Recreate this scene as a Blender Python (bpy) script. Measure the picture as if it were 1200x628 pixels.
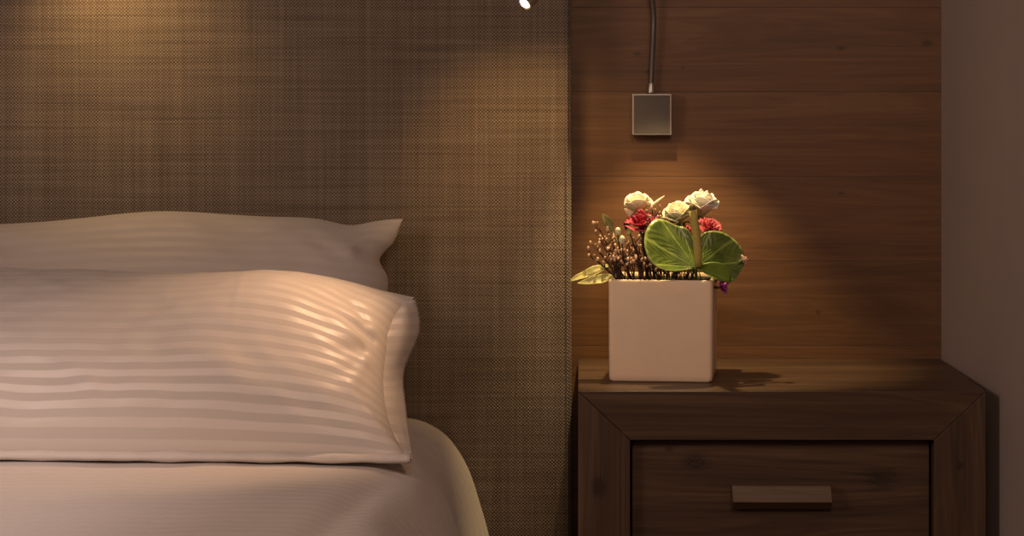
import bpy, bmesh, math, random
from mathutils import Vector, Matrix, noise

for o in list(bpy.data.objects): bpy.data.objects.remove(o)
SC = bpy.context.scene
COL = SC.collection
R = math.radians

# ------------------------------------------------------------------ camera, light, exposure
F = 2594.0; VX, VY = 680.0, 122.0; CY, CZ = -3.35, 0.935     # focal length in pixels, vanishing point, eye
cam_d = bpy.data.cameras.new('camera'); cam = bpy.data.objects.new('camera', cam_d); COL.objects.link(cam)
cam.location = (0, CY, CZ); cam.rotation_euler = (R(90), 0, 0)
cam_d.sensor_width = 36; cam_d.lens = 36*F/1200
cam_d.shift_x = -(VX-600)/1200; cam_d.shift_y = -(314-VY)/1200
SC.camera = cam
SC.view_settings.view_transform = 'Standard'; SC.view_settings.look = 'None'
SC.view_settings.exposure = 0.0; SC.view_settings.gamma = 1.0; SC.view_settings.use_curve_mapping = False

W = bpy.data.worlds.new('world'); SC.world = W; W.use_nodes = True
W.node_tree.nodes['Background'].inputs[0].default_value = (1.0, .80, .70, 1)
W.node_tree.nodes['Background'].inputs[1].default_value = 0.006

def lamp(name, kind, loc, target, power, color, size=.02, angle=60, blend=1.0, size_y=None):
    d = bpy.data.lights.new(name, kind); d.energy = power; d.color = color
    if kind == 'AREA':
        d.size = size
        if size_y: d.shape = 'RECTANGLE'; d.size_y = size_y
    else: d.shadow_soft_size = size
    if kind == 'SPOT': d.spot_size = R(angle); d.spot_blend = blend
    o = bpy.data.objects.new(name, d); COL.objects.link(o); o.location = loc
    if target is not None:
        o.rotation_euler = (Vector(target)-Vector(loc)).to_track_quat('-Z', 'Y').to_euler()
    return o
WARM = (1.0, .60, .26)
lamp('downlight_over_flowers', 'SPOT', (.082, -.190, 1.12), (.160, -.128, .55), 15.0, (1, .69, .32), .008, 64, .55)
lamp('reading_light_beam', 'SPOT', (-.086, -.385, 1.060), (-.405, -.47, .62), 10.0, (1, .58, .31), .008, 50, 1.0)
lamp('reading_light_spill', 'SPOT', (-.084, -.383, 1.062), (-.070, -.05, .77), 4.2, (1, .58, .20), .035, 78, 1.0)
lamp('far_reading_light', 'SPOT', (-.70, -.26, 1.19), (-.66, -.09, 1.00), 3.2, (1, .62, .24), .02, 106, 1.0)
lamp('bedroom_light', 'AREA', (-1.45, -1.9, 1.4), (-.85, -.75, .48), 9.0, (1, .72, .60), .5)
lamp('bed_downlight', 'SPOT', (-1.0, -1.75, 2.0), (-.83, -.86, .48), 48.0, (1, .76, .68), .05, 30, 1.0)
lamp('front_fill_light', 'AREA', (.25, -2.9, 2.0), (.25, -.3, .6), 15.5, (1, .67, .50), .8)  # unseen soft fill added from the camera side, standing in for dim room light

# ------------------------------------------------------------------ helpers
def P(px, py, y):
    d = y-CY
    return Vector(((px-VX)*d/F, y, CZ-(py-VY)*d/F))

def link(name, me, mat=None, parent=None):
    o = bpy.data.objects.new(name, me); COL.objects.link(o)
    for m in (mat if isinstance(mat, (list, tuple)) else [mat]):
        if m: me.materials.append(m)
    if parent: o.parent = parent
    return o

def tag(o, label=None, cat=None, group=None, kind=None):
    if label: o['label'] = label
    if cat: o['category'] = cat
    if group: o['group'] = group
    if kind: o['kind'] = kind
    return o

def thing(name, loc, label, cat, group=None):
    o = bpy.data.objects.new(name, None); COL.objects.link(o); o.location = loc
    o.empty_display_size = .02
    return tag(o, label, cat, group)

class MB:
    """collects verts/faces (world coords); build() links ONE mesh object relative to an origin"""
    def __init__(s): s.v = []; s.f = []; s.uv = {}; s.mi = []
    def add(s, vs, fs, uvs=None, mi=0):
        b = len(s.v); s.v += [Vector(v) for v in vs]
        for f in fs: s.f.append([b+i for i in f]); s.mi.append(mi)
        if uvs:
            for i, u in enumerate(uvs): s.uv[b+i] = u
    def grid(s, rows, uv=None, closed=False, mi=0):
        n = len(rows); m = len(rows[0])
        vs = [p for r in rows for p in r]; fs = []
        for i in range(n-1):
            for j in range(m if closed else m-1):
                k = (j+1) % m
                fs.append((i*m+j, i*m+k, (i+1)*m+k, (i+1)*m+j))
        s.add(vs, fs, [u for r in uv for u in r] if uv else None, mi)
    def tube(s, pts, rad, n=10, cap=True, mi=0):
        pts = [Vector(p) for p in pts]; rows = []
        t0 = (pts[1]-pts[0]).normalized()
        a = t0.orthogonal().normalized()
        for i, p in enumerate(pts):
            t = (pts[min(i+1, len(pts)-1)]-pts[max(i-1, 0)]).normalized()
            a = (a-t*a.dot(t)).normalized(); b = t.cross(a)
            r = rad[i] if isinstance(rad, (list, tuple)) else rad
            rows.append([p+(a*math.cos(2*math.pi*k/n)+b*math.sin(2*math.pi*k/n))*r for k in range(n)])
        b0 = len(s.v); s.grid(rows, closed=True, mi=mi)
        if cap:
            s.f.append([b0+k for k in range(n)][::-1]); s.mi.append(mi)
            s.f.append([b0+(len(rows)-1)*n+k for k in range(n)]); s.mi.append(mi)
    def ball(s, c, r, n=8, m=6, mi=0):
        c = Vector(c); r = Vector(r) if not isinstance(r, (int, float)) else Vector((r, r, r))
        rows = []
        for i in range(m+1):
            ph = math.pi*(i/m); ph = min(max(ph, .02), math.pi-.02)
            rows.append([c+Vector((r.x*math.sin(ph)*math.cos(2*math.pi*k/n), r.y*math.sin(ph)*math.sin(2*math.pi*k/n), r.z*math.cos(ph))) for k in range(n)])
        s.grid(rows, closed=True, mi=mi)
    def prism(s, poly, axis, a, b, mi=0):
        """poly of 2D points extruded along axis from a to b"""
        n = len(poly)
        def mk(p, t):
            return {'X': (t, p[0], p[1]), 'Y': (p[0], t, p[1]), 'Z': (p[0], p[1], t)}[axis]
        vs = [mk(p, a) for p in poly]+[mk(p, b) for p in poly]
        fs = [tuple(range(n))[::-1], tuple(range(n, 2*n))]+[(i, (i+1) % n, n+(i+1) % n, n+i) for i in range(n)]
        s.add(vs, fs, mi=mi)
    def box(s, lo, hi, mi=0):
        s.prism([(lo[0], lo[1]), (hi[0], lo[1]), (hi[0], hi[1]), (lo[0], hi[1])], 'Z', lo[2], hi[2], mi)
    def build(s, name, mat, parent=None, origin=None, smooth=True, bevel=0, seg=2, solid=0, sub=0, merge=False, auto=None):
        org = Vector(origin) if origin is not None else (parent.matrix_basis.translation.copy() if parent else Vector((0, 0, 0)))
        if parent and origin is None:
            q = parent
            org = Vector((0, 0, 0))
            while q: org += q.location; q = q.parent
        me = bpy.data.meshes.new(name)
        me.from_pydata([v-org for v in s.v], [], s.f)
        if s.uv:
            l = me.uv_layers.new(name='UVMap')
            for lp in me.loops: l.data[lp.index].uv = s.uv.get(lp.vertex_index, (0, 0))
        for p, m in zip(me.polygons, s.mi): p.material_index = m
        bm = bmesh.new(); bm.from_mesh(me)
        if merge: bmesh.ops.remove_doubles(bm, verts=bm.verts, dist=1e-5)
        bmesh.ops.recalc_face_normals(bm, faces=bm.faces)
        bm.to_mesh(me); bm.free()
        if smooth: me.polygons.foreach_set('use_smooth', [True]*len(me.polygons))
        if auto: me.set_sharp_from_angle(angle=R(auto))
        o = link(name, me, mat, parent)
        if not parent: o.location = org
        if bevel:
            b = o.modifiers.new('bevel', 'BEVEL'); b.width = bevel; b.segments = seg; b.limit_method = 'ANGLE'; b.angle_limit = R(30)
            b.harden_normals = True
        if solid:
            b = o.modifiers.new('solid', 'SOLIDIFY'); b.thickness = solid; b.offset = 0
        if sub:
            b = o.modifiers.new('sub', 'SUBSURF'); b.levels = sub; b.render_levels = sub
        return o

# ------------------------------------------------------------------ node materials
class NM:
    def __init__(s, name):
        s.m = bpy.data.materials.new(name); s.m.use_nodes = True; s.t = s.m.node_tree
        s.b = s.t.nodes['Principled BSDF']
    def n(s, kind, **kw):
        x = s.t.nodes.new(kind)
        for k, v in kw.items():
            if hasattr(x, k): setattr(x, k, v)
        return x
    def set(s, sock, v):
        if hasattr(v, 'is_output') or isinstance(v, bpy.types.NodeSocket): s.t.links.new(v, sock)
        else: sock.default_value = v
    def math(s, op, a, b=None, c=None):
        x = s.n('ShaderNodeMath', operation=op)
        s.set(x.inputs[0], a)
        if b is not None: s.set(x.inputs[1], b)
        if c is not None: s.set(x.inputs[2], c)
        return x.outputs[0]
    def coord(s, which='Object'): return s.n('ShaderNodeTexCoord').outputs[which]
    def mapping(s, vec, scale=(1, 1, 1), loc=(0, 0, 0), rot=(0, 0, 0)):
        x = s.n('ShaderNodeMapping'); s.set(x.inputs[0], vec)
        x.inputs['Scale'].default_value = scale; x.inputs['Location'].default_value = loc; x.inputs['Rotation'].default_value = rot
        return x.outputs[0]
    def noise(s, vec, scale, detail=3, rough=.5, dist=0):
        x = s.n('ShaderNodeTexNoise'); s.set(x.inputs['Vector'], vec)
        x.inputs['Scale'].default_value = scale; x.inputs['Detail'].default_value = detail
        x.inputs['Roughness'].default_value = rough; x.inputs['Distortion'].default_value = dist
        return x.outputs['Fac']
    def ramp(s, fac, stops):
        x = s.n('ShaderNodeValToRGB'); s.set(x.inputs[0], fac)
        e = x.color_ramp.elements
        while len(e) < len(stops): e.new(.5)
        for el, (p, c) in zip(e, stops):
            el.position = p; el.color = (*c, 1) if len(c) == 3 else c
        return x.outputs[0]
    def mix(s, fac, a, b, mode='MIX'):
        x = s.n('ShaderNodeMix', data_type='RGBA', blend_type=mode)
        s.set(x.inputs[0], fac)
        for sock, v in ((x.inputs[6], a), (x.inputs[7], b)):
            if isinstance(v, tuple) and len(v) == 3: v = (*v, 1)
            s.set(sock, v)
        return x.outputs[2]
    def maprange(s, v, a, b, c=0, d=1, smooth=False):
        x = s.n('ShaderNodeMapRange'); x.interpolation_type = 'SMOOTHSTEP' if smooth else 'LINEAR'
        s.set(x.inputs[0], v)
        for i, q in zip((1, 2, 3, 4), (a, b, c, d)): x.inputs[i].default_value = q
        return x.outputs[0]
    def bump(s, h, strength=.3, dist=.001, normal=None):
        x = s.n('ShaderNodeBump'); s.set(x.inputs['Height'], h)
        x.inputs['Strength'].default_value = strength; x.inputs['Distance'].default_value = dist
        if normal: s.set(x.inputs['Normal'], normal)
        return x.outputs[0]
    def out(s, color=None, rough=None, bump=None, **kw):
        if color is not None:
            if isinstance(color, tuple) and len(color) == 3: color = (*color, 1)
            s.set(s.b.inputs['Base Color'], color)
        if rough is not None: s.set(s.b.inputs['Roughness'], rough)
        if bump is not None: s.set(s.b.inputs['Normal'], bump)
        for k, v in kw.items(): s.set(s.b.inputs[k.replace('_', ' ')], v)
        return s.m

def sepxyz(M, v):
    x = M.n('ShaderNodeSeparateXYZ'); M.set(x.inputs[0], v); return x.outputs

def simple(name, col, rough=.6, var=.12, scale=60, **kw):
    M = NM(name); c = M.coord()
    f = M.noise(c, scale, 3)
    a = tuple(x*(1-var) for x in col); b = tuple(min(1, x*(1+var)) for x in col)
    return M.out(M.ramp(f, [(.3, a), (.7, b)]), rough, **kw)

def wood(name, axis, dark, mid, light, seed=0, planks=None, knots=(), rough=.5, fig=1.0, bumpy=.25):
    """grain runs along axis; optional plank height (boards stacked in z)"""
    M = NM(name); c = M.coord(); o = sepxyz(M, c)
    if planks:
        h, off = planks
        q = M.math('DIVIDE', M.math('SUBTRACT', o[2], off), h)
        idx = M.math('FLOOR', q); fr = M.math('FRACT', q)
        wn = M.n('ShaderNodeTexWhiteNoise', noise_dimensions='1D'); M.set(wn.inputs['W'], idx)
        comb = M.n('ShaderNodeCombineXYZ')
        M.set(comb.inputs[0], M.math('ADD', o[0], M.math('MULTIPLY', wn.outputs[0], 7.0)))
        M.set(comb.inputs[1], o[1]); M.set(comb.inputs[2], M.math('ADD', o[2], M.math('MULTIPLY', wn.outputs[0], 3.0)))
        c = comb.outputs[0]
    long, cross = 1.1, 15.0
    sc = {'X': (long, cross, cross), 'Z': (cross, cross, long), 'Y': (cross, long, cross)}[axis]
    v = M.mapping(c, sc, (seed, seed*2.3, seed*1.7))
    big = M.noise(v, 1.0, 3, .55, 1.2*fig)
    rings = M.math('FRACT', M.math('MULTIPLY', big, 7.0))
    rings = M.math('ABSOLUTE', M.math('SUBTRACT', rings, .5))
    sc2 = tuple(5 if s == long else 230 for s in sc)
    fine = M.noise(M.mapping(c, sc2, (seed, seed, seed)), 1.0, 3, .6)
    sc3 = tuple(1.6 if s == long else 40 for s in sc)
    med = M.noise(M.mapping(c, sc3, (seed*3, seed, seed)), 1.0, 4, .6, .4)
    f = M.math('ADD', M.math('MULTIPLY', big, .35), M.math('MULTIPLY', rings, .30))
    f = M.math('ADD', f, M.math('MULTIPLY', med, .40))
    f = M.math('ADD', f, M.math('MULTIPLY', fine, .30))
    col = M.ramp(f, [(.40, dark), (.62, mid), (.86, light)])
    for (kx, ky, kz, kr) in knots:
        d = M.n('ShaderNodeVectorMath', operation='DISTANCE')
        M.set(d.inputs[0], M.mapping(M.coord(), {'X': (.6, 1, 1), 'Z': (1, 1, .8), 'Y': (1, .6, 1)}[axis]))
        d.inputs[1].default_value = {'X': (kx*.6, ky, kz), 'Z': (kx, ky, kz*.8), 'Y': (kx, ky*.6, kz)}[axis]
        nd = M.math('ADD', d.outputs['Value'], M.math('MULTIPLY', M.math('SUBTRACT', fine, .5), kr*1.4))
        nd = M.math('ADD', nd, M.math('MULTIPLY', M.math('SUBTRACT', med, .5), kr*1.6))
        k = M.maprange(nd, kr*.1, kr, .85, 0, True)
        k = M.math('MULTIPLY', k, M.maprange(M.math('SINE', M.math('MULTIPLY', nd, 22/kr)), -1, 1, .45, 1))
        col = M.mix(k, col, tuple(x*.18 for x in dark))
    hgt = fine
    if planks:
        tone = M.maprange(wn.outputs[0], 0, 1, .86, 1.10)
        comb2 = M.n('ShaderNodeCombineColor')
        for i in range(3): M.set(comb2.inputs[i], tone)
        col = M.mix(1.0, col, comb2.outputs[0], 'MULTIPLY')
        e = M.math('ABSOLUTE', M.math('SUBTRACT', fr, .5))
        gr = M.maprange(e, .492, .4985, 0, 1)
        col = M.mix(M.math('MULTIPLY', gr, .55), col, tuple(x*.3 for x in dark))
        hgt = M.math('SUBTRACT', fine, M.math('MULTIPLY', gr, 1.5))
    return M.out(col, rough, M.bump(hgt, bumpy, .0006))

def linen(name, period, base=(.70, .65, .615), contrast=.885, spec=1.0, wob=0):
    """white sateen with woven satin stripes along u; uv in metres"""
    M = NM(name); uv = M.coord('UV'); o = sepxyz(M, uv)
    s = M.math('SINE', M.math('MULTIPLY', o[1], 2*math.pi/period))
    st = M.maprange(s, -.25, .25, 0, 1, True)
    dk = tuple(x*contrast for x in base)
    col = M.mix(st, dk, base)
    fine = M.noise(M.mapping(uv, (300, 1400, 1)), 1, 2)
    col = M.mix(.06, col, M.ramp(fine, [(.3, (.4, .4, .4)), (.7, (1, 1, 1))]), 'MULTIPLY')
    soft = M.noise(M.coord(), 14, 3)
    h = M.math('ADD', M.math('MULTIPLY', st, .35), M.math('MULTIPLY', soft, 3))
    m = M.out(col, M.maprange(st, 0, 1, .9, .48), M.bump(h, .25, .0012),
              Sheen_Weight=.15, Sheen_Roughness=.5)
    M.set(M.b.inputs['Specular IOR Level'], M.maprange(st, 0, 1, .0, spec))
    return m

def weave(name, base, hi, lo, per=.005):
    M = NM(name); c = M.coord(); o = sepxyz(M, c)
    w = M.math('MULTIPLY', M.math('SINE', M.math('MULTIPLY', o[0], 2*math.pi/per)),
               M.math('SINE', M.math('MULTIPLY', o[2], 2*math.pi/per)))
    hx = M.noise(M.mapping(c, (5, 5, 330)), 1, 2)      # slubs along the weft
    vx = M.noise(M.mapping(c, (260, 5, 4)), 1, 2)      # slubs along the warp
    band = M.noise(M.mapping(c, (28, 5, 1.2)), 1, 2)
    f = M.math('ADD', M.math('MULTIPLY', w, .26), .0)
    f = M.math('ADD', f, M.math('MULTIPLY', hx, .34))
    f = M.math('ADD', f, M.math('MULTIPLY', vx, .26))
    f = M.math('ADD', f, M.math('MULTIPLY', band, .10))
    col = M.ramp(f, [(.08, lo), (.36, base), (.66, hi)])
    return M.out(col, .9, M.bump(M.math('ADD', w, hx), .35, .0012), Sheen_Weight=.1)

M_WALLWOOD = wood('oak_wall_panelling', 'X', (.098, .044, .0165), (.142, .066, .0245), (.197, .099, .041), 3.1, planks=(.128, .825-.128*6),
    knots=[(.0866*1.0, 0, 1.011, .006), (.105, 0, .983, .005), (.395, 0, 1.019, .005), (.525, 0, 1.027, .006), (.395, 0, .80, .004), (.36, 0, .62, .004), (.155, 0, .99, .003)], fig=1.3)
DK, MD, LT = (.038, .020, .0105), (.078, .043, .023), (.14, .084, .047)
M_NS_TOP = wood('oak_grain_across', 'X', DK, MD, LT, 1.7, rough=.45)
M_NS_SIDE = wood('oak_grain_upright', 'Z', DK, MD, LT, 4.9, knots=[(-.247, -.19, .422, .014), (.24, -.19, .45, .006)], rough=.5)
M_NS_DRAWER = wood('oak_drawer_grain', 'X', DK, MD, LT, 8.3, knots=[(.135, -.17, .425, .020), (-.115, -.17, .455, .016), (-.15, -.17, .47, .008)], rough=.5)
M_HANDLE = wood('oak_handle_grain', 'X', (.065, .036, .020), (.12, .07, .04), (.19, .12, .075), 12.2, rough=.4)
M_FABRIC = weave('woven_headboard_fabric', (.145, .110, .082), (.29, .235, .185), (.040, .029, .022))
M_PILLOW = linen('striped_sateen_pillowcase', .0200)
M_SHEET = linen('striped_sateen_sheet', .026, contrast=.96, spec=.35)
M_PILLOW_BACK = linen('shaded_faint_stripe_pillowcase', .0200, base=(.49, .45, .43), contrast=.965, spec=.3)  # darker copy of the pillowcase; the back pillow's shade is in its base colour
M_HEM = simple('plain_white_cotton', (.69, .64, .605), .8, .03)
M_PLASTER = simple('painted_plaster', (.44, .365, .335), .85, .03, 9)
M_FLOOR = wood('floor_boards', 'Y', (.10, .06, .035), (.17, .10, .06), (.25, .16, .1), 5.5)
M_METAL = simple('brushed_grey_metal', (.42, .38, .35), .38, .06, 200, Metallic=.85)
M_METAL2 = simple('satin_dark_metal', (.105, .092, .085), .6, .03, 200, Metallic=.2)
M_ARM = simple('grey_flexible_arm', (.16, .145, .13), .45, .06, 300, Metallic=.6)
M_CERAMIC = simple('matte_white_ceramic', (.92, .71, .51), .4, .02, 30, Subsurface_Weight=.3, Subsurface_Radius=(1.0, .7, .45), Subsurface_Scale=.012)
M_FOAM = simple('dark_wet_floral_foam', (.02, .022, .014), .95, .3, 200)
M_BRACKET = simple('bed_base_fabric', (.18, .14, .11), .9, .1)

M = NM('glowing_lamp_lens'); M_LENS = M.out((1, .9, .75), .3, Emission_Color=(1, .86, .62, 1), Emission_Strength=25.0)

# ------------------------------------------------------------------ the setting
m = MB(); m.box((-2.6, 0, -.02), (.5465, .06, 2.5))
tag(m.build('wall_back', M_WALLWOOD, origin=(0, 0, 0), smooth=False), kind='structure')
m = MB()   # the right wall runs very slightly outwards from the corner
m.prism([(.5465, .06), (.5465, 0), (.5465+.053*3.6, -3.6), (.85, -3.6), (.65, .06)], 'Z', -.02, 2.5)
tag(m.build('wall_right', M_PLASTER, origin=(.55, 0, 0), smooth=False), kind='structure')
m = MB(); m.box((-2.6, -3.6, -.04), (.75, 0, 0))
tag(m.build('floor', M_FLOOR, origin=(0, 0, 0), smooth=False), kind='structure')

# ------------------------------------------------------------------ headboard
HX1 = -.0135; HY = -.10
hb = thing('headboard', (-1.1, -.05, .0), 'tall upholstered headboard in brown woven fabric behind the bed', 'headboard')
m = MB(); rows = []
zs = [i*1.35/130 for i in range(131)]
prof = []          # section in (x, y): front face, rounded edge, side
xs = [-2.3+i*(2.3+HX1-.012)/150 for i in range(151)]
for z in zs:
    row = []
    for x in xs:
        zz = .921+.007*math.sin(x*5.2+.6)+.004*math.sin(x*13)
        dep = .0055*math.exp(-((z-zz)/.010)**2)*(.45+.55*noise.noise((x*6, 0, 3)))
        soft = .0035*noise.noise((x*3.2, z*4.5, 1.3))
        row.append(Vector((x, HY+dep+soft*min(1, (HX1-x)/.1), z)))
    ex = .0004*(1-z)*1.0
    for a in range(1, 7):
        t = a/6*math.pi/2
        row.append(Vector((HX1-.012+.012*math.sin(t)+ex, HY+.012-.012*math.cos(t), z)))
    row.append(Vector((HX1+ex, -.004, z)))
    rows.append(row)
m.grid(rows)
top = rows[-1]; b0 = len(m.v)
m.v += [Vector((top[0].x, -.004, 1.35))]
m.f.append([130*len(top)+i for i in range(len(top))]+[b0]); m.mi.append(0)
m.build('upholstered_panel', M_FABRIC, hb, auto=40)
m = MB(); m.tube([(HX1-.005, HY-.0005, .01), (HX1-.0055, HY-.0006, .5), (HX1-.006, HY-.0005, .93), (HX1-.006, HY-.0005, 1.34)], .0018, 8)
m.build('edge_seam', M_FABRIC, hb)

# ------------------------------------------------------------------ bed and sheet
bed = thing('bed', (-1.1, -1.1, 0), 'wide bed with padded base standing against the woven headboard', 'bed')
m = MB(); m.box((-1.95, -2.08, .10), (-.19, -.12, .26)); m.build('bed_base', M_BRACKET, bed, bevel=.01)
m = MB(); m.box((-1.97, -2.10, .262), (-.20, -.118, .450)); m.build('mattress', M_HEM, bed, bevel=.05, seg=5)
for lx in (-1.85, -.29):
    for ly in (-2.0, -.2):
        m = MB(); m.tube([(lx, ly, .0), (lx, ly, .10)], [.025, .032], 16); m.build('leg', M_METAL2, bed, auto=40)

def bed_profile(y):
    """top edge rounding down the right side, then the drop"""
    key = [(-2.02, .476), (-1.0, .478), (-.55, .478), (-.36, .477), (-.29, .476), (-.25, .473), (-.222, .462), (-.195, .439), (-.172, .402), (-.155, .350), (-.142, .300), (-.134, .24), (-.13, .12)]
    out = []
    for i in range(len(key)-1):
        p0 = key[max(i-1, 0)]; p1 = key[i]; p2 = key[i+1]; p3 = key[min(i+2, len(key)-1)]
        n = 40 if i == 0 else (24 if i < 3 else 8)
        for k in range(n):
            t = k/n
            c = [.5*((2*p1[a])+(-p0[a]+p2[a])*t+(2*p0[a]-5*p1[a]+4*p2[a]-p3[a])*t*t+(-p0[a]+3*p1[a]-3*p2[a]+p3[a])*t**3) for a in (0, 1)]
            out.append(c)
    out.append(list(key[-1]))
    return out
sheet = MB(); rows = []; uvr = []
NY = 220
for i in range(NY+1):
    y = -.108-(2.10-.108)*i/NY
    pr = bed_profile(y); row = []; ur = []; L = 0; last = None
    for (x, z) in pr:
        side = max(0, min(1, (x+.27)/.13))
        # soft drape folds on the shoulder of the mattress
        fold = .010*side*math.sin(y*17+x*6+1.2*math.sin(y*5))+.006*side*noise.noise((x*4, y*9, .7))
        topw = .004*noise.noise((x*5, y*7, 2.2))*(1-side)+.0022*noise.noise((x*14, y*10, 5.2))
        crease = -.010*math.exp(-(((x+.245)-.10*(y+.62))/.022)**2)*max(0, min(1, (-y-.42)/.25))
        p = Vector((x+fold, y, z+topw+crease+fold*.3))
        if last is not None: L += (p-last).length
        last = p
        row.append(p); ur.append((L, y+.01*math.sin(L*3)))
    rows.append(row); uvr.append(ur)
# foot end hangs down
for k in range(1, 5):
    rows.append([Vector((p.x, -2.105-.012*min(1, k), p.z-(p.z-.12)*k/4)) for p in rows[NY]]); uvr.append([(u[0], u[1]-k*.09) for u in uvr[NY]])
sheet.grid(rows, uvr)
bs = sheet.build('bed_sheet', M_SHEET, origin=(-1.1, -1.1, .45), solid=.004)
tag(bs, 'white striped sateen sheet draped over the rounded mattress edge', 'bed sheet')

# ------------------------------------------------------------------ pillows
def seg_dist(p, a, b):
    ax, ay = a; bx, by = b; dx, dy = bx-ax, by-ay
    t = max(0, min(1, ((p[0]-ax)*dx+(p[1]-ay)*dy)/(dx*dx+dy*dy)))
    return math.hypot(p[0]-ax-t*dx, p[1]-ay-t*dy), t

def pillow_sheets(BL, BR, TL, TR, Hf, Hb, pinch, creases, seed, ears=.0, nu=170, nv=110, topsag=None, fshape=(5, .55, 2.2, .6), ar=4.5, notch=None, wr=1.0, extra=None):
    """two sheets meeting at a seam; u: left to right, v: bottom to top"""
    BL, BR, TL, TR = map(Vector, (BL, BR, TL, TR))
    ex = (BR-BL).normalized(); ey = (TL-BL).normalized()
    N = ex.cross(ey).normalized()
    if N.y > 0: N = -N
    wid = (BR-BL).length; hei = (TR-BR).length
    def mid(u, v):
        a = (u+1)/2; b = (v+1)/2
        p = BL*(1-a)*(1-b)+BR*a*(1-b)+TL*(1-a)*b+TR*a*b
        p = p-ex*(pinch*(1-v*v)**.8+(notch[1]*math.exp(-((v-notch[0])/.13)**2)*(1-v*v)**.3 if notch else 0))*u**3
        if topsag: p = p+ey*topsag(u)*b*b
        return p
    def side(sign):
        rows = []; uv = []
        for i in range(nv+1):
            v = -1+2*i/nv; r = []; ur = []
            for j in range(nu+1):
                # finer spacing to the right
                q = j/nu; u = -1+2*(1-(1-q)**1.5)
                a, b_, c, d = fshape
                prof = max(0, 1-abs(u)**(a if u < 0 else ar))**b_*max(0, 1-abs(v)**c)**d
                h = (Hf if sign > 0 else Hb)*prof
                e = min(1, 6*max(0, (1-abs(u)))*1.0+.0)*min(1, 5*(1-abs(v)))
                if sign > 0:
                    if extra: h += extra(u, v)*e
                    h += wr*e*(.006*noise.noise((u*3+seed, v*2.2, seed))+.0025*noise.noise((u*9, v*6+seed, seed)))
                    for (A, B, amp, w) in creases:
                        dd, t = seg_dist(((u+1)/2*wid, (v+1)/2*hei), A, B)
                        k = (1-t)**1.3 if A[0] > .66 else math.sin(math.pi*t)**1.5
                        h += amp*math.exp(-(dd/w)**2)*k*min(1, e*2)
                p = mid(u, v)+N*(h if sign > 0 else -h); p.z = max(p.z, .4845)
                r.append(p)
                ur.append(((u+1)/2*wid, (v+1)/2*hei*1.18))
            rows.append(r); uv.append(ur)
        return rows, uv
    return side(1), side(-1), mid, N, wid, hei

def make_pillow(name, label, args, kw, base, mat):
    t = thing(name, base, label, 'pillow', None)
    (fr, fu), (br, bu), mid, N, wid, hei = pillow_sheets(*args, **kw)
    m = MB(); m.grid(fr, fu); m.grid(br, bu)
    m.build('pillowcase', mat, t, merge=True)
    return t, mid, N

# front pillow
wF = .735
def cr(px, py): return (px, py)
front_args = ((-.95, -.535, .487), (-.2135, -.548, .483), (-.95, -.275, .700), (-.2270, -.300, .668))
fc = [  # creases in metres (x from the left end, y from the bottom)
    ((.735, .36), (.60, .30), 0.0067, .012), ((.735, .35), (.63, .22), -0.0067, .014), ((.715, .19), (.60, .19), -0.0083, .009), ((.715, .205), (.61, .21), 0.0067, .010),
    ((.70, .16), (.63, .11), -0.0075, .010), ((.70, .21), (.64, .27), -0.0075, .009), ((.69, .17), (.55, .22), 0.0053, .013), ((.71, .14), (.66, .05), 0.0060, .010),
    ((.735, .02), (.64, .12), 0.0060, .012), ((.735, .36), (.52, .36), 0.0045, .02), ((.70, .12), (.60, .06), -0.0045, .012), ((.735, .33), (.66, .27), 0.0053, .008),
    ((.245, .08), (.245, .30), 0.0008, .004), ((.51, .10), (.512, .28), 0.0008, .004), ((.42, .12), (.425, .32), -0.0006, .004),
    ((.28, .10), (.36, .03), 0.0030, .012), ((.45, .10), (.60, .04), 0.0037, .02), ((.05, .12), (.30, .06), -0.0023, .02)]
pf, midF, NF = make_pillow('pillow', 'front pillow in a white striped sateen case, its hem resting on the sheet', front_args,
    dict(Hf=.094, Hb=.040, pinch=.040, creases=fc, seed=2.7, fshape=(6.0, .62, 2.0, .55), ar=3.3, topsag=lambda u: .019*math.exp(-((u-.60)/.27)**2), extra=lambda u, v: .022*math.exp(-((u-.42)/.30)**2-((v-.25)/.6)**2)), (-.58, -.50, .478), M_PILLOW)
# rolled hem along the bottom seam and the turned flap at the open right end
m = MB(); rows = []
for j in range(121):
    q = j/120; u = -1+2*q*.999
    b = midF(u, -1); w = .0018*noise.noise((u*9, 0, 4)); ring = []
    for k in range(14):
        a = 2*math.pi*k/14
        ring.append(b+Vector((0, -.006, .0045))+Vector((0, math.cos(a)*.010, math.sin(a)*(.0062+w))))
    rows.append(ring)
m.grid(rows, closed=True)
for base_i in (0, 120): m.f.append([base_i*14+k for k in range(14)]); m.mi.append(0)
m.build('hem', M_HEM, pf)
def flap(parent, inner, outer, name='side_flap', n=40, k=10, puff=.012, mat=M_PILLOW, seed=1.0):
    def interp(pts, t):
        f = t*(len(pts)-1); i = min(int(f), len(pts)-2); f -= i
        p0 = pts[max(i-1, 0)]; p1 = pts[i]; p2 = pts[i+1]; p3 = pts[min(i+2, len(pts)-1)]
        return .5*((2*p1)+(p2-p0)*f+(2*p0-5*p1+4*p2-p3)*f*f+(3*p1-p0-3*p2+p3)*f**3)
    m = MB(); rows = []; uv = []
    for i in range(n+1):
        t = i/n; a = interp(inner, t); b = interp(outer, t); r = []; ur = []
        for j in range(k+1):
            s = j/k
            p = a.lerp(b, s)+Vector((.3, -1, .15))*puff*math.sin(math.pi*s)*math.sin(math.pi*t)
            p += Vector((0, -.004*noise.noise((t*7, s*3, seed)), 0))
            r.append(p); ur.append((s*.05, t*.25))
        rows.append(r); uv.append(ur)
    m.grid(rows, uv); return m.build(name, mat, parent, solid=.003)
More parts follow.
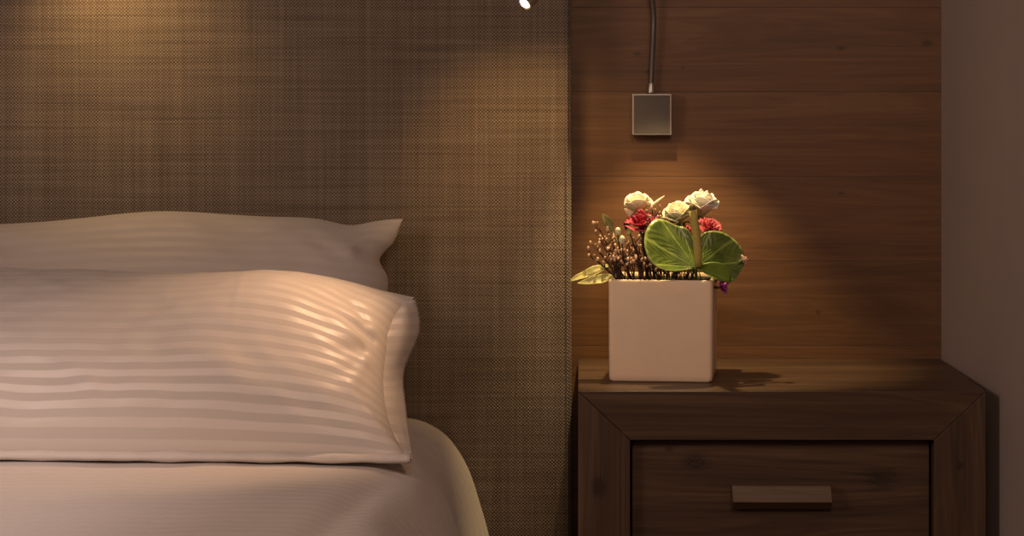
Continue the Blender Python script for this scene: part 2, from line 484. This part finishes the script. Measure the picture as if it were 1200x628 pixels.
flap(pf, [P(464, 354, -.320), P(452, 390, -.37), P(438, 440, -.425), P(444, 475, -.475), P(466, 532, -.530)],
         [P(486, 351, -.30), P(491, 388, -.31), P(473, 436, -.34), P(475, 480, -.42), P(483, 538, -.535)])

# back pillow
bc = [((.745, .36), (.62, .31), .008, .014), ((.70, .37), (.60, .37), -.008, .012), ((.745, .35), (.66, .22), -.006, .016), ((.70, .25), (.62, .28), .006, .014),
      ((.02, .29), (.24, .24), -.007, .016), ((.40, .33), (.60, .24), -.006, .03), ((.30, .36), (.52, .33), .004, .03)]
back_args = ((-1.0, -.285, .487), (-.2500, -.285, .487), (-1.0, -.135, .752), (-.2555, -.150, .770))
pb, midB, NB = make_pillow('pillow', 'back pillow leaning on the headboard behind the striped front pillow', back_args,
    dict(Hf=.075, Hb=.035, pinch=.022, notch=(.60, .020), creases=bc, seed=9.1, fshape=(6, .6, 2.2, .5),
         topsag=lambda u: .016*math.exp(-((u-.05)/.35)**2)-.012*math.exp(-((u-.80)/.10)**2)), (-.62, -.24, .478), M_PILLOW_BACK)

# ------------------------------------------------------------------ nightstand
NX0, NX1, NYF, NZ = -.003, .5445, -.38, .55
ns = thing('nightstand', (.27, -.19, 0), 'oak nightstand with mitred frame and one drawer, in the corner beside the bed', 'nightstand')
T = .066; S = .070
m = MB(); m.prism([(NX0, NZ), (NX1, NZ), (NX1-S, NZ-T), (NX0+S, NZ-T)], 'Y', NYF, -.003)
m.build('top_panel', M_NS_TOP, ns, smooth=True, bevel=.0012)
m = MB(); m.prism([(NX0, NZ-.0003), (NX0+S, NZ-T-.0003), (NX0+S, 0), (NX0, 0)], 'Y', NYF, -.003)
m.build('side_panel', M_NS_SIDE, ns, bevel=.0012)
m = MB(); m.prism([(NX1, NZ-.0003), (NX1-S, NZ-T-.0003), (NX1-S, 0), (NX1, 0)], 'Y', NYF, -.003)
m.build('side_panel', M_NS_SIDE, ns, bevel=.0012)
m = MB(); m.box((NX0+S, -.02, .06), (NX1-S, -.004, NZ-T)); m.build('back_panel', M_NS_TOP, ns, bevel=.001)
m = MB(); m.box((NX0+S, NYF+.003, .06), (NX1-S, -.02, .10)); m.build('bottom_panel', M_NS_TOP, ns, bevel=.002)
m = MB(); m.box((NX0+S, NYF+.01, .245), (NX1-S, -.02, .275)); m.build('shelf', M_NS_TOP, ns, bevel=.002)
m = MB()
dx0, dx1 = NX0+S+.0028, NX1-S-.0028
m.box((dx0, -.360, .279), (dx1, -.338, NZ-T-.0035))
m.box((dx0+.01, -.338, .285), (dx1-.01, -.05, .44))
dr = m.build('drawer', M_NS_DRAWER, ns, bevel=.0016)
m = MB()
hx0, hx1 = (856.5-680)/868, (973-680)/868
hz1 = CZ-(566.5-122)/870
sec = [(-.362, hz1-.003), (-.375, hz1), (-.381, hz1-.0012), (-.3855, hz1-.0225), (-.382, hz1-.0250), (-.370, hz1-.034), (-.358, hz1-.034), (-.358, hz1-.004)]
n = len(sec); L = [(hx0+(.0 if i < 3 else .0012), *p) for i, p in enumerate(sec)]; Rr = [(hx1+(-.0012 if i < 3 else .0004), *p) for i, p in enumerate(sec)]
m.add(L+Rr, [tuple(range(n)), tuple(range(n, 2*n))[::-1]]+[(i, (i+1) % n, n+(i+1) % n, n+i) for i in range(n)])
m.build('handle', M_HANDLE, dr, bevel=.0008)

# ------------------------------------------------------------------ bedside reading lamp on the wood wall
rl = thing('reading_lamp', P(764, 134, 0), 'grey bedside reading lamp with square wall plate, flexible arm and lit head', 'wall lamp')
a = P(740.5, 109.5, -.03); b = P(787.5, 158.5, -.03)
m = MB(); m.box((a.x, -.028, b.z), (b.x, -.0002, a.z)); pl = m.build('mounting_box', M_METAL, rl, bevel=.0012)
m = MB(); m.box((a.x+.0030, -.0290, b.z+.0030), (b.x-.0030, -.0275, a.z-.0030)); m.build('face_plate', M_METAL2, pl, bevel=.0004)
am = MB()
k0 = P(763, 108.5, -.014)
am.tube([k0, k0+Vector((0, 0, .004)), k0+Vector((0, 0, .013)), k0+Vector((.0002, 0, .0145))], [.0068, .0066, .0050, .0045], 14)
am.build('ferrule', M_METAL, rl, auto=40)
head_dir = Vector((-.58, -.56, -.60)).normalized()           # where the head points
lens_c = P(616, 3.0, -.365)
hb_c = lens_c-head_dir*.050
ctrl = [k0+Vector((0, 0, .012)), k0+Vector((.0015, -.001, .05)), k0+Vector((.003, -.003, .085)), k0+Vector((.0025, -.006, .13)), k0+Vector((-.012, -.035, .21)), k0+Vector((-.06, -.10, .262)), hb_c+Vector((.045, .03, .075)), hb_c-head_dir*.030, hb_c]
pts = []
for i in range(len(ctrl)-1):
    p0 = ctrl[max(i-1, 0)]; p1 = ctrl[i]; p2 = ctrl[i+1]; p3 = ctrl[min(i+2, len(ctrl)-1)]
    for q in range(14):
        t = q/14; pts.append(.5*((2*p1)+(p2-p0)*t+(2*p0-5*p1+4*p2-p3)*t*t+(3*p1-p0-3*p2+p3)*t**3))
pts.append(ctrl[-1])
m = MB(); m.tube(pts, [.0040+.0002*(i % 2) for i in range(len(pts))], 12); m.build('flexible_arm', M_ARM, rl)
m = MB()
prof = [(-.054, .004), (-.052, .0085), (-.030, .0100), (-.002, .0104), (.0025, .0104), (.0025, .0088), (-.0005, .0086)]
m.tube([lens_c+head_dir*p[0] for p in prof], [p[1] for p in prof], 24, cap=False)
m.build('lamp_head', M_METAL, rl, auto=35)
m = MB(); m.tube([lens_c+head_dir*q for q in (-.003, .0012, .0034, .0042)], [.0084, .0084, .0060, .002], 24)
m.build('lens', M_LENS, rl, auto=50)

# ------------------------------------------------------------------ vase
VC = Vector((.1185, -.2130, NZ)); VW = .0725; VH = .1415
vase = thing('vase', VC, 'square white ceramic vase of flowers on the nightstand', 'vase')
def sq(half, rad, z, n=8):
    r = []
    for cx, cy, a0 in ((1, -1, -90), (1, 1, 0), (-1, 1, 90), (-1, -1, 180)):
        for k in range(n+1):
            a = R(a0+90*k/n); r.append(Vector((cx*(half-rad)+rad*math.cos(a), cy*(half-rad)+rad*math.sin(a), z)))
    return r
rot = Matrix.Rotation(R(-6), 3, 'Z')
m = MB(); rows = []
for (h, z, rd) in ((.066, .0005, .004), (.0700, .0008, .005), (.0715, .003, .006), (.0720, .010, .006), (VW, VH-.004, .006), (VW-.0006, VH-.001, .006), (VW-.002, VH, .005), (VW-.0045, VH-.0008, .004), (VW-.0055, VH-.004, .004), (VW-.006, .03, .004)):
    rows.append([VC+rot @ p for p in sq(h, rd, z)])
m.grid(rows, closed=True); n4 = len(rows[0])
m.f.append(list(range(n4))[::-1]); m.mi.append(0); m.f.append([9*n4+k for k in range(n4)]); m.mi.append(0)
m.build('ceramic_body', M_CERAMIC, vase, auto=50)
m = MB(); rows = []
for (h, z) in ((.062, .032), (.058, .034), (.0655, .131), (.0645, .136), (.03, .139)):
    rows.append([VC+rot @ p+Vector((0, 0, .003*noise.noise((p.x*60, p.y*60, z)) if z > .1 else 0)) for p in sq(h, .004, z)])
m.grid(rows, closed=True); m.f.append(list(range(n4))[::-1]); m.mi.append(0); m.f.append([4*n4+k for k in range(n4)]); m.mi.append(0)
fo = m.build('floral_foam', M_FOAM, origin=VC+Vector((0, 0, .03)))
tag(fo, 'dark floral foam filling the white vase, under the flower stems', 'floral foam')
FZ = NZ+.136

# ------------------------------------------------------------------ flowers
def petalmat(name, inner, outer, rough=.6):
    M = NM(name); o = sepxyz(M, M.coord('UV'))
    f = M.math('ADD', o[1], M.math('MULTIPLY', M.math('SUBTRACT', M.noise(M.coord(), 120, 3), .5), .5))
    return M.out(M.ramp(f, [(.15, inner), (.85, outer)]), rough, Subsurface_Weight=.15, Subsurface_Radius=(.004, .003, .002), Subsurface_Scale=1.0)
M_CREAM = petalmat('cream_rose_petal', (.55, .48, .20), (.86, .80, .62))
M_WHITE = petalmat('white_rose_petal', (.62, .60, .30), (.93, .91, .82))
M_LIME = petalmat('cream_green_rose_petal', (.42, .46, .06), (.90, .86, .66))
M_RED = petalmat('crimson_petal', (.22, .008, .03), (.52, .03, .075))
M_PINK = petalmat('pinkish_red_petal', (.36, .015, .04), (.66, .11, .15))
M_PURPLE = petalmat('purple_petal', (.26, .02, .26), (.55, .10, .55))
M_PALEPINK = petalmat('pale_pink_petal', (.5, .22, .2), (.75, .5, .45))
M_STEMG = simple('green_stem', (.10, .15, .035), .6, .2)
M_STEMB = simple('dark_brown_stem', (.048, .024, .015), .7, .3)
M_STEMR = simple('reddish_stem', (.065, .020, .018), .7, .3)
M_BUD = simple('cream_pink_bud', (.66, .45, .30), .6, .3, 200)
M_BUDC = simple('cream_bud', (.82, .76, .52), .6, .1, 200)
M_SPADIX = simple('yellow_green_spadix', (.52, .43, .11), .6, .15, 400)
M_SPTIP = simple('olive_spadix_tip', (.16, .15, .04), .7, .2, 400)

def petal(m, c, Rm, th, w, r0, r1, H, z0, flare, seed, nu=9, nt=8, frill=.0, curl=0., notch=.25, mi=0):
    rows = []; uv = []
    for i in range(nt+1):
        t = i/nt; r = []; ur = []
        for j in range(nu):
            s = -1+2*j/(nu-1)
            wt = w*(.35+.65*math.sin(min(1, t*1.15)*math.pi/2))
            ang = th+s*wt
            rad = r0+(r1-r0)*math.sin(t*math.pi/2)+flare*t**4*(1+.4*s*s)-curl*s*s*t
            h = z0+H*(t-.12*t*t)*(1-notch*s*s*t)-abs(flare)*.35*t**5
            nz = noise.noise((ang*3+seed, t*3, seed))*.0012*(t+.2)
            fr = frill*math.sin(s*13+seed*5)*t**3
            p = Vector(((rad+nz+fr)*math.cos(ang), (rad+nz+fr)*math.sin(ang), h+nz+fr*.8))
            r.append(c+Rm @ p); ur.append((s*.5+.5, t))
        rows.append(r); uv.append(ur)
    m.grid(rows, uv, mi=mi)

def rose(name, label, c, size, tilt, seed, mat, root, extra=None, height=1.0, cat='rose', group=None):
    """c = middle of the bloom, size = radius"""
    rnd = random.Random(seed); c = Vector(c)
    t = thing(name, (root[0], root[1], FZ), label, cat, group)
    Rm = Matrix.Rotation(tilt[0], 3, 'X') @ Matrix.Rotation(tilt[1], 3, 'Y')
    base = c-Rm @ Vector((0, 0, size*.85*height))
    m = MB()
    for layer, (n, w, r0, r1, H, fl) in enumerate([(3, 1.3, .05, .16, 1.55, .0), (4, 1.1, .08, .34, 1.62, .05), (5, .95, .12, .58, 1.58, .14), (5, .85, .15, .80, 1.40, .26), (5, .75, .18, .92, 1.15, .34)]):
        for k in range(n):
            petal(m, base, Rm, 2*math.pi*k/n+layer*.7+rnd.uniform(-.2, .2), w, r0*size, r1*size*rnd.uniform(.92, 1.06), H*size*height*rnd.uniform(.92, 1.08), .0, fl*size*rnd.uniform(.6, 1.3), seed+layer*9+k)
    m.build('bloom', mat, t, solid=.0006)
    m = MB()
    for k in range(5):
        petal(m, base, Rm, 2*math.pi*k/5, .25, .10*size, .5*size, .25*size, -.10*size, .3*size, seed+k, nu=5, nt=5)
    m.build('sepal', M_STEMG, t, solid=.0006)
    m = MB(); b = base; e = Vector((root[0], root[1], FZ-.01))
    m.tube([b+Rm @ Vector((0, 0, .002)), b.lerp(e, .3)-(Rm @ Vector((0, 0, .006))), b.lerp(e, .7), e], [.0028, .0020, .0020, .0020], 8); m.build('stem', M_STEMG, t)
    return t

def carnation(name, label, c, size, tilt, seed, mat, root, cat='carnation', stem=M_STEMG, layers=4):
    rnd = random.Random(seed); c = Vector(c)
    t = thing(name, (root[0], root[1], FZ), label, cat)
    Rm = Matrix.Rotation(tilt[0], 3, 'X') @ Matrix.Rotation(tilt[1], 3, 'Y')
    base = c-Rm @ Vector((0, 0, size*.7)); m = MB()
    for layer in range(layers):
        q = layer/(layers-1)
        for k in range(6):
            petal(m, base, Rm, 2*math.pi*k/6+layer*.5+rnd.uniform(-.3, .3), .5, .08*size, (.22+.65*q)*size, (1.5-.75*q)*size*rnd.uniform(.85, 1.1), 0, .22*size*q, seed+layer*7+k, nu=13, nt=7, frill=.07*size, notch=.1)
    m.build('bloom', mat, t, solid=.0005)
    m = MB(); e = Vector((root[0], root[1], FZ-.01))
    m.tube([base+Rm @ Vector((0, 0, .35*size)), base-Rm @ Vector((0, 0, .15*size)), base.lerp(e, .5), e], [.16*size+.0012, .0022, .0017, .0017], 8); m.build('stem', stem, t)
    return t

rt = lambda dx, dy: (VC.x+dx, VC.y+dy)
tA = rose('rose', 'cream rose on the left, above the crimson carnation', P(747, 236.5, -.215), .0150, (R(14), R(-4)), 3, M_CREAM, rt(-.02, .005), height=1.45)
m = MB(); rows = []; uv = []          # the long pointed outer petal
for i in range(11):
    t = i/10; c = P(762, 243, -.222).lerp(P(778.5, 229.5, -.226), t); w = .0085*(1-t)**.8*(.55+1.5*t*(1-t))+.0002
    d = Vector((.45, -.2, .85)).normalized()
    rows.append([c+d*w*(s/3)+Vector((0, -.003*(1-(s/3)**2), 0)) for s in range(-3, 4)]); uv.append([(s/6+.5, .6+.4*t) for s in range(-3, 4)])
m.grid(rows, uv); m.build('outer_petal', M_CREAM, tA, solid=.0006)
m = MB(); rows = []; uv = []
for i in range(9):
    t = i/8; c = P(741, 252, -.225).lerp(P(731.5, 244.5, -.230), t); w = .005*(1-t)**.7+.0002
    rows.append([c+Vector((.6, 0, .8)).normalized()*w*(s/2) for s in range(-2, 3)]); uv.append([(s/4+.5, .5+.4*t) for s in range(-2, 3)])
m.grid(rows, uv); m.build('outer_petal', M_CREAM, tA, solid=.0006)
rose('rose', 'pale rose with a lime green underside, low in the middle behind the spadix', P(794, 248, -.242), .0178, (R(22), R(-8)), 11, M_LIME, rt(.012, -.005), height=1.2)
rose('rose', 'brightest white rose on the right, over the pinkish red carnation', P(823, 236.5, -.205), .0190, (R(10), R(8)), 21, M_WHITE, rt(.03, .0), height=1.35)
carnation('carnation', 'crimson carnation below the cream rose, above the tiny buds', P(752, 258, -.240), .0205, (R(28), R(-6)), 5, M_RED, rt(-.016, -.012))
carnation('carnation', 'pinkish red carnation below the brightest white rose', P(832, 263.5, -.240), .0150, (R(40), R(10)), 8, M_PINK, rt(.034, -.008))
carnation('carnation', 'dark crimson carnation half hidden below the pale lime rose', P(800, 270, -.225), .0150, (R(30), 0), 14, M_RED, rt(.016, .006))
carnation('small_flower', 'small purple flower hanging at the right rim of the white vase', P(848, 334.5, -.262), .0105, (R(45), R(60)), 31, M_PURPLE, rt(.058, .0), cat='flower', layers=3)
carnation('small_flower', 'small pale pink flower peeping out right of the green spathe', P(872.5, 304, -.262), .0062, (R(30), R(60)), 33, M_PALEPINK, rt(.058, -.02), cat='flower', layers=3)

# green anthurium: heart-shaped spathe (two lobes and a curled lower edge) with an upright spadix
M = NM('glossy_spathe_green'); o = sepxyz(M, M.coord('UV'))
q = M.math('ABSOLUTE', M.math('SUBTRACT', M.math('FRACT', M.math('MULTIPLY', M.math('ADD', o[0], M.math('MULTIPLY', M.noise(M.coord(), 40, 2), .03)), 6.0)), .5))
vein = M.maprange(q, .02, .10, .75, 0, True)
rib = M.math('SINE', M.math('ADD', M.math('MULTIPLY', o[1], 34), M.math('MULTIPLY', q, 26)))
vein2 = M.maprange(rib, .7, 1.0, 0, .16, True)
pat = M.noise(M.coord(), 55, 3)
col = M.ramp(pat, [(.3, (.060, .105, .016)), (.7, (.17, .245, .042))])
col = M.mix(M.math('MAXIMUM', vein, vein2), col, (.36, .48, .11))
col = M.mix(M.maprange(o[1], .95, .99, 0, .7), col, (.38, .48, .14))
M_SPATHE = M.out(col, .33, M.bump(M.math('ADD', M.math('MULTIPLY', vein, -1), M.math('MULTIPLY', rib, .3)), .5, .0012), Coat_Weight=.2)
M_SPUNDER = simple('spathe_underside_green', (.20, .30, .045), .42, .2, 60)
an = thing('anthurium', (VC.x+.03, VC.y-.045, FZ), 'green heart-shaped anthurium with an upright spadix, at the front of the vase', 'anthurium')
def chaikin(pts, k=3):
    for _ in range(k):
        o_ = []
        for i in range(len(pts)-1):
            a, b = pts[i], pts[i+1]; o_ += [tuple(.75*x+.25*y for x, y in zip(a, b)), tuple(.25*x+.75*y for x, y in zip(a, b))]
        pts = [pts[0]]+o_+[pts[-1]]
    return pts
def lobe(m, J, out, dep, K=14, mi=0, wav=.0):
    out = chaikin(out); rows = []; uv = []
    for k in range(K+1):
        f = k/K; r = []; ur = []
        for i, (x, y, d) in enumerate(out):
            a = i/(len(out)-1)
            px = J[0]+(x-J[0])*f; py = J[1]+(y-J[1])*f
            yy = J[2]+(d-J[2])*f+dep*math.sin(math.pi*f)*.5*(.6+.4*math.cos(a*7))+wav*math.sin(a*16)*f*f
            r.append(P(px, py, yy)); ur.append((a, f))
        rows.append(r); uv.append(ur)
    m.grid(rows, uv, mi=mi)
m = MB()
J = (815, 313, -.288)
lobe(m, J, [(814, 296, -.280), (812, 278, -.272), (805, 266, -.266), (793, 265, -.264), (782, 259, -.264), (770, 255, -.268), (759, 264, -.278), (754, 280, -.290), (757, 297, -.302), (766, 311, -.312), (782, 318, -.316), (799, 317, -.312), (810, 315, -.300)], .014, wav=.0012)
lobe(m, J, [(818, 298, -.280), (820, 276, -.268), (830, 270, -.262), (846, 271, -.256), (861, 280, -.252), (872, 294, -.252), (873, 310, -.256), (866, 322, -.262), (857, 333, -.268), (842, 328, -.282), (826, 319, -.288)], .016, wav=.0012)
lobe(m, (814.5, 313.5, -.290), [(824, 309, -.292), (836, 306.5, -.290), (849, 309, -.288), (857, 319, -.282), (857, 331, -.274), (847, 330, -.292), (834, 325, -.304), (822, 317, -.302)], -.010, mi=1)
m.build('spathe', [M_SPATHE, M_SPUNDER], an, solid=.0009)
m = MB()
sp = [P(818.5, 312, -.292), P(818.2, 300, -.294), P(817, 285, -.297), P(815.5, 270, -.299), P(813.5, 256, -.300), P(811.5, 245, -.300)]
m.tube(sp, [.0050, .0056, .0058, .0058, .0056, .0050], 14)
sx = m.build('spadix', M_SPADIX, an)
m = MB(); m.tube([P(811.7, 246, -.300), P(811.2, 243, -.300), P(810.8, 240.5, -.300), P(810.6, 239.3, -.300)], [.0051, .0049, .0038, .001], 14); m.build('spadix_tip', M_SPTIP, sx)
m = MB(); m.tube([P(815, 314, -.289), P(816, 325, -.270), Vector((VC.x+.03, VC.y-.045, FZ-.01))], .0022, 8); m.build('stem', M_STEMG, an)

# leaves
def leafmat(name, a, b, v):
    M = NM(name); o = sepxyz(M, M.coord('UV'))
    mid = M.maprange(M.math('ABSOLUTE', M.math('SUBTRACT', o[0], .5)), .01, .06, .8, 0, True)
    side = M.maprange(M.math('SINE', M.math('MULTIPLY', M.math('SUBTRACT', o[1], M.math('MULTIPLY', M.math('ABSOLUTE', M.math('SUBTRACT', o[0], .5)), .35)), 60)), .6, 1, 0, .3, True)
    col = M.ramp(M.noise(M.coord(), 90, 3), [(.3, a), (.7, b)])
    return M.out(M.mix(M.math('MAXIMUM', mid, side), col, v), .5)
M_LEAFY = leafmat('pale_yellow_green_leaf', (.40, .39, .09), (.58, .55, .20), (.72, .68, .36))
M_LEAFO = leafmat('olive_green_leaf', (.13, .14, .05), (.24, .24, .09), (.34, .32, .14))
M_LEAFD = leafmat('dark_leaf', (.02, .018, .01), (.05, .04, .02), (.08, .06, .03))
def leaf(name, label, path, width, up, mat, cup=.25, wav=.0, stem_to=None, seed=0):
    t = thing(name, stem_to if stem_to is not None else path[0], label, 'leaf')
    m = MB(); rows = []; uv = []; n = 20
    def at(q):
        f = q*(len(path)-1); i = min(int(f), len(path)-2); f -= i
        p0 = path[max(i-1, 0)]; p1 = path[i]; p2 = path[i+1]; p3 = path[min(i+2, len(path)-1)]
        return .5*((2*p1)+(p2-p0)*f+(2*p0-5*p1+4*p2-p3)*f*f+(3*p1-p0-3*p2+p3)*f**3)
    for i in range(n+1):
        q = i/n; p = at(q); tg = (at(min(1, q+.02))-at(max(0, q-.02))).normalized()
        sd = tg.cross(up).normalized(); nn = sd.cross(tg)
        w = width*(math.sin(math.pi*min(1, (q*.96+.03)))**.8)*(1.1-.35*q)
        rows.append([p+sd*w*s/4+nn*(cup*w*(s/4)**2+wav*math.sin(q*14+s*.6+seed)*(abs(s)/4)) for s in range(-4, 5)])
        uv.append([(s/8+.5, q) for s in range(-4, 5)])
    m.grid(rows, uv); m.build('blade', mat, t, solid=.0007)
    if stem_to is not None:
        m = MB(); m.tube([path[0]+(path[1]-path[0])*.1, path[0].lerp(Vector(stem_to), .5)+Vector((0, 0, .006)), Vector(stem_to)-Vector((0, 0, .006))], .0011, 6); m.build('stem', M_STEMG, t)
    return t
rim = lambda dx, dy: Vector((VC.x+dx, VC.y+dy, FZ))
leaf('leaf', 'pale leaf reaching farthest left over the rim of the vase, upper of two', [P(714, 311, -.235), P(700, 317, -.240), P(684, 323, -.243), P(668, 329, -.244)], .0085, Vector((-.2, -.75, .6)), M_LEAFY, .3, .0009, rim(-.05, -.01))
leaf('leaf', 'short pale leaf lying on the left rim of the vase, lower of two', [P(718, 323, -.262), P(706, 327, -.266), P(694, 329.5, -.266), P(676, 332, -.262)], .0078, Vector((.1, -.8, .6)), M_LEAFY, .3, .0009, rim(-.055, -.03), 2)
leaf('leaf', 'small olive leaf standing up at the upper left of the buds', [P(717, 270, -.215), P(714, 263, -.215), P(710, 257, -.216), P(706.5, 251, -.216)], .0068, Vector((.2, -1, .1)), M_LEAFO, .2, 0, rim(-.045, .01))
leaf('leaf', 'tiny dark leaf beside the crimson carnation', [P(738, 272, -.232), P(735, 266, -.232), P(731, 260, -.233)], .0045, Vector((.2, -1, .1)), M_LEAFD, .2, 0, rim(-.03, .0))
leaf('leaf', 'tiny bright green leaf between crimson carnation and cream buds', [P(735, 275, -.236), P(738, 269, -.238), P(741, 263, -.240)], .0040, Vector((-.2, -1, .1)), M_LEAFY, .2, 0, rim(-.03, -.01))

# filler: two large cream buds and many thin sprigs with tiny buds
for (px, py, sz, lab) in ((724, 271, .0042, 'upper of the two large cream buds at the left of the flowers'), (729, 281, .0046, 'lower of the two large cream buds at the left of the flowers')):
    t = thing('flower_bud', rim(-.042, -.015), lab, 'bud'); c = P(px, py, -.262)
    m = MB(); m.ball(c, (sz, sz, sz*1.35), 12, 8); m.build('bud', M_BUDC, t)
    m = MB(); m.tube([c-Vector((0, 0, sz)), c+Vector((.003, .012, -.03)), rim(-.042, -.015)-Vector((0, 0, .006))], .0010, 6); m.build('stem', M_STEMB, t)

bm_ = MB(); bm_.ball((0, 0, 0), (.0017, .0017, .0024), 8, 6)
bud_me = bm_.build('bud', M_BUD).data
for o_ in [x for x in bpy.data.objects if x.data == bud_me]: bpy.data.objects.remove(o_)
rnd = random.Random(77)
low = [(716+i*3.1, 304+rnd.uniform(0, 16), -.272+.03*rnd.random()) for i in range(34)]
spots = low+[(692, 285, -.245), (698, 272, -.240), (703, 295, -.25), (700, 262, -.235), (706, 281, -.25), (709, 303, -.262), (712, 268, -.235), (714, 292, -.25), (719, 284, -.24), (719, 302, -.262),
         (725, 297, -.25), (728, 308, -.266), (731, 290, -.24), (735, 300, -.255), (736, 283, -.235), (740, 292, -.255), (743, 279, -.245), (745, 304, -.266), (748, 287, -.25), (751, 296, -.262), (753, 274, -.246),
         (756, 303, -.27), (757, 262, -.25), (762, 255, -.258), (768, 247, -.255), (771, 255, -.252), (764, 246, -.25), (773, 250, -.245), (766, 268, -.25), (758, 248, -.262), (699, 306, -.25), (690, 300, -.24), (761, 312, -.275), (780, 318, -.27), (795, 320, -.27), (806, 320, -.268), (787, 316, -.262), (770, 316, -.265)]
for (px, py, y) in spots:
    tip = P(px, py, y)
    rx = max(-.060, min(.052, (tip.x-VC.x)*.80+rnd.uniform(-.008, .008)))
    ry = max(-.062, min(.03, (y-VC.y)*1.15+rnd.uniform(-.006, .01)))
    root = rim(rx, ry)
    if (px, py, y) in low: root = rim(max(-.062, min(.06, tip.x-VC.x+rnd.uniform(-.006, .006))), max(-.06, y-VC.y))
    if (px, py, y) in low: t = thing('filler_stem', root, 'thin bare dark stem in the thicket just above the rim of the vase', 'stem', 'bare filler stems in the vase')
    else: t = thing('filler_sprig', root, 'thin brown sprig tipped with tiny cream-pink buds, among the flowers in the vase', 'sprig', 'budded filler sprigs in the vase')
    m = MB(); buds = [tip] if (px, py, y) not in low else []
    b0 = root-Vector((0, 0, .006)); mid_ = root.lerp(tip, .5)+Vector((rnd.uniform(-.004, .004), rnd.uniform(-.004, .004), .004))
    def main(q): return (1-q)**2*b0+2*q*(1-q)*mid_+q*q*tip
    m.tube([main(k/8) for k in range(9)], [.0011-.0006*k/8 for k in range(9)], 6)
    for k in range(rnd.randint(3, 5) if (px, py, y) not in low else 0):
        q = rnd.uniform(.42, .9); s0 = main(q)
        e = s0+Vector((rnd.uniform(-.012, .012), rnd.uniform(-.012, .004), rnd.uniform(.006, .016)*(1 if (px, py, y) not in low else .4)))
        m.tube([s0, s0.lerp(e, .5)+Vector((0, 0, -.001)), e], [.0007, .0006, .0005], 5)
        buds.append(e)
    m.build('stem', M_STEMB if rnd.random() < .6 else M_STEMR, t)
    for b in buds:
        o_ = bpy.data.objects.new('bud', bud_me); COL.objects.link(o_); o_.parent = t
        o_.location = b-root+Vector((0, 0, .0015)); o_.rotation_euler = (rnd.uniform(-.6, .6), rnd.uniform(-.6, .6), 0)
        s_ = rnd.uniform(.7, 1.25); o_.scale = (s_, s_, s_)
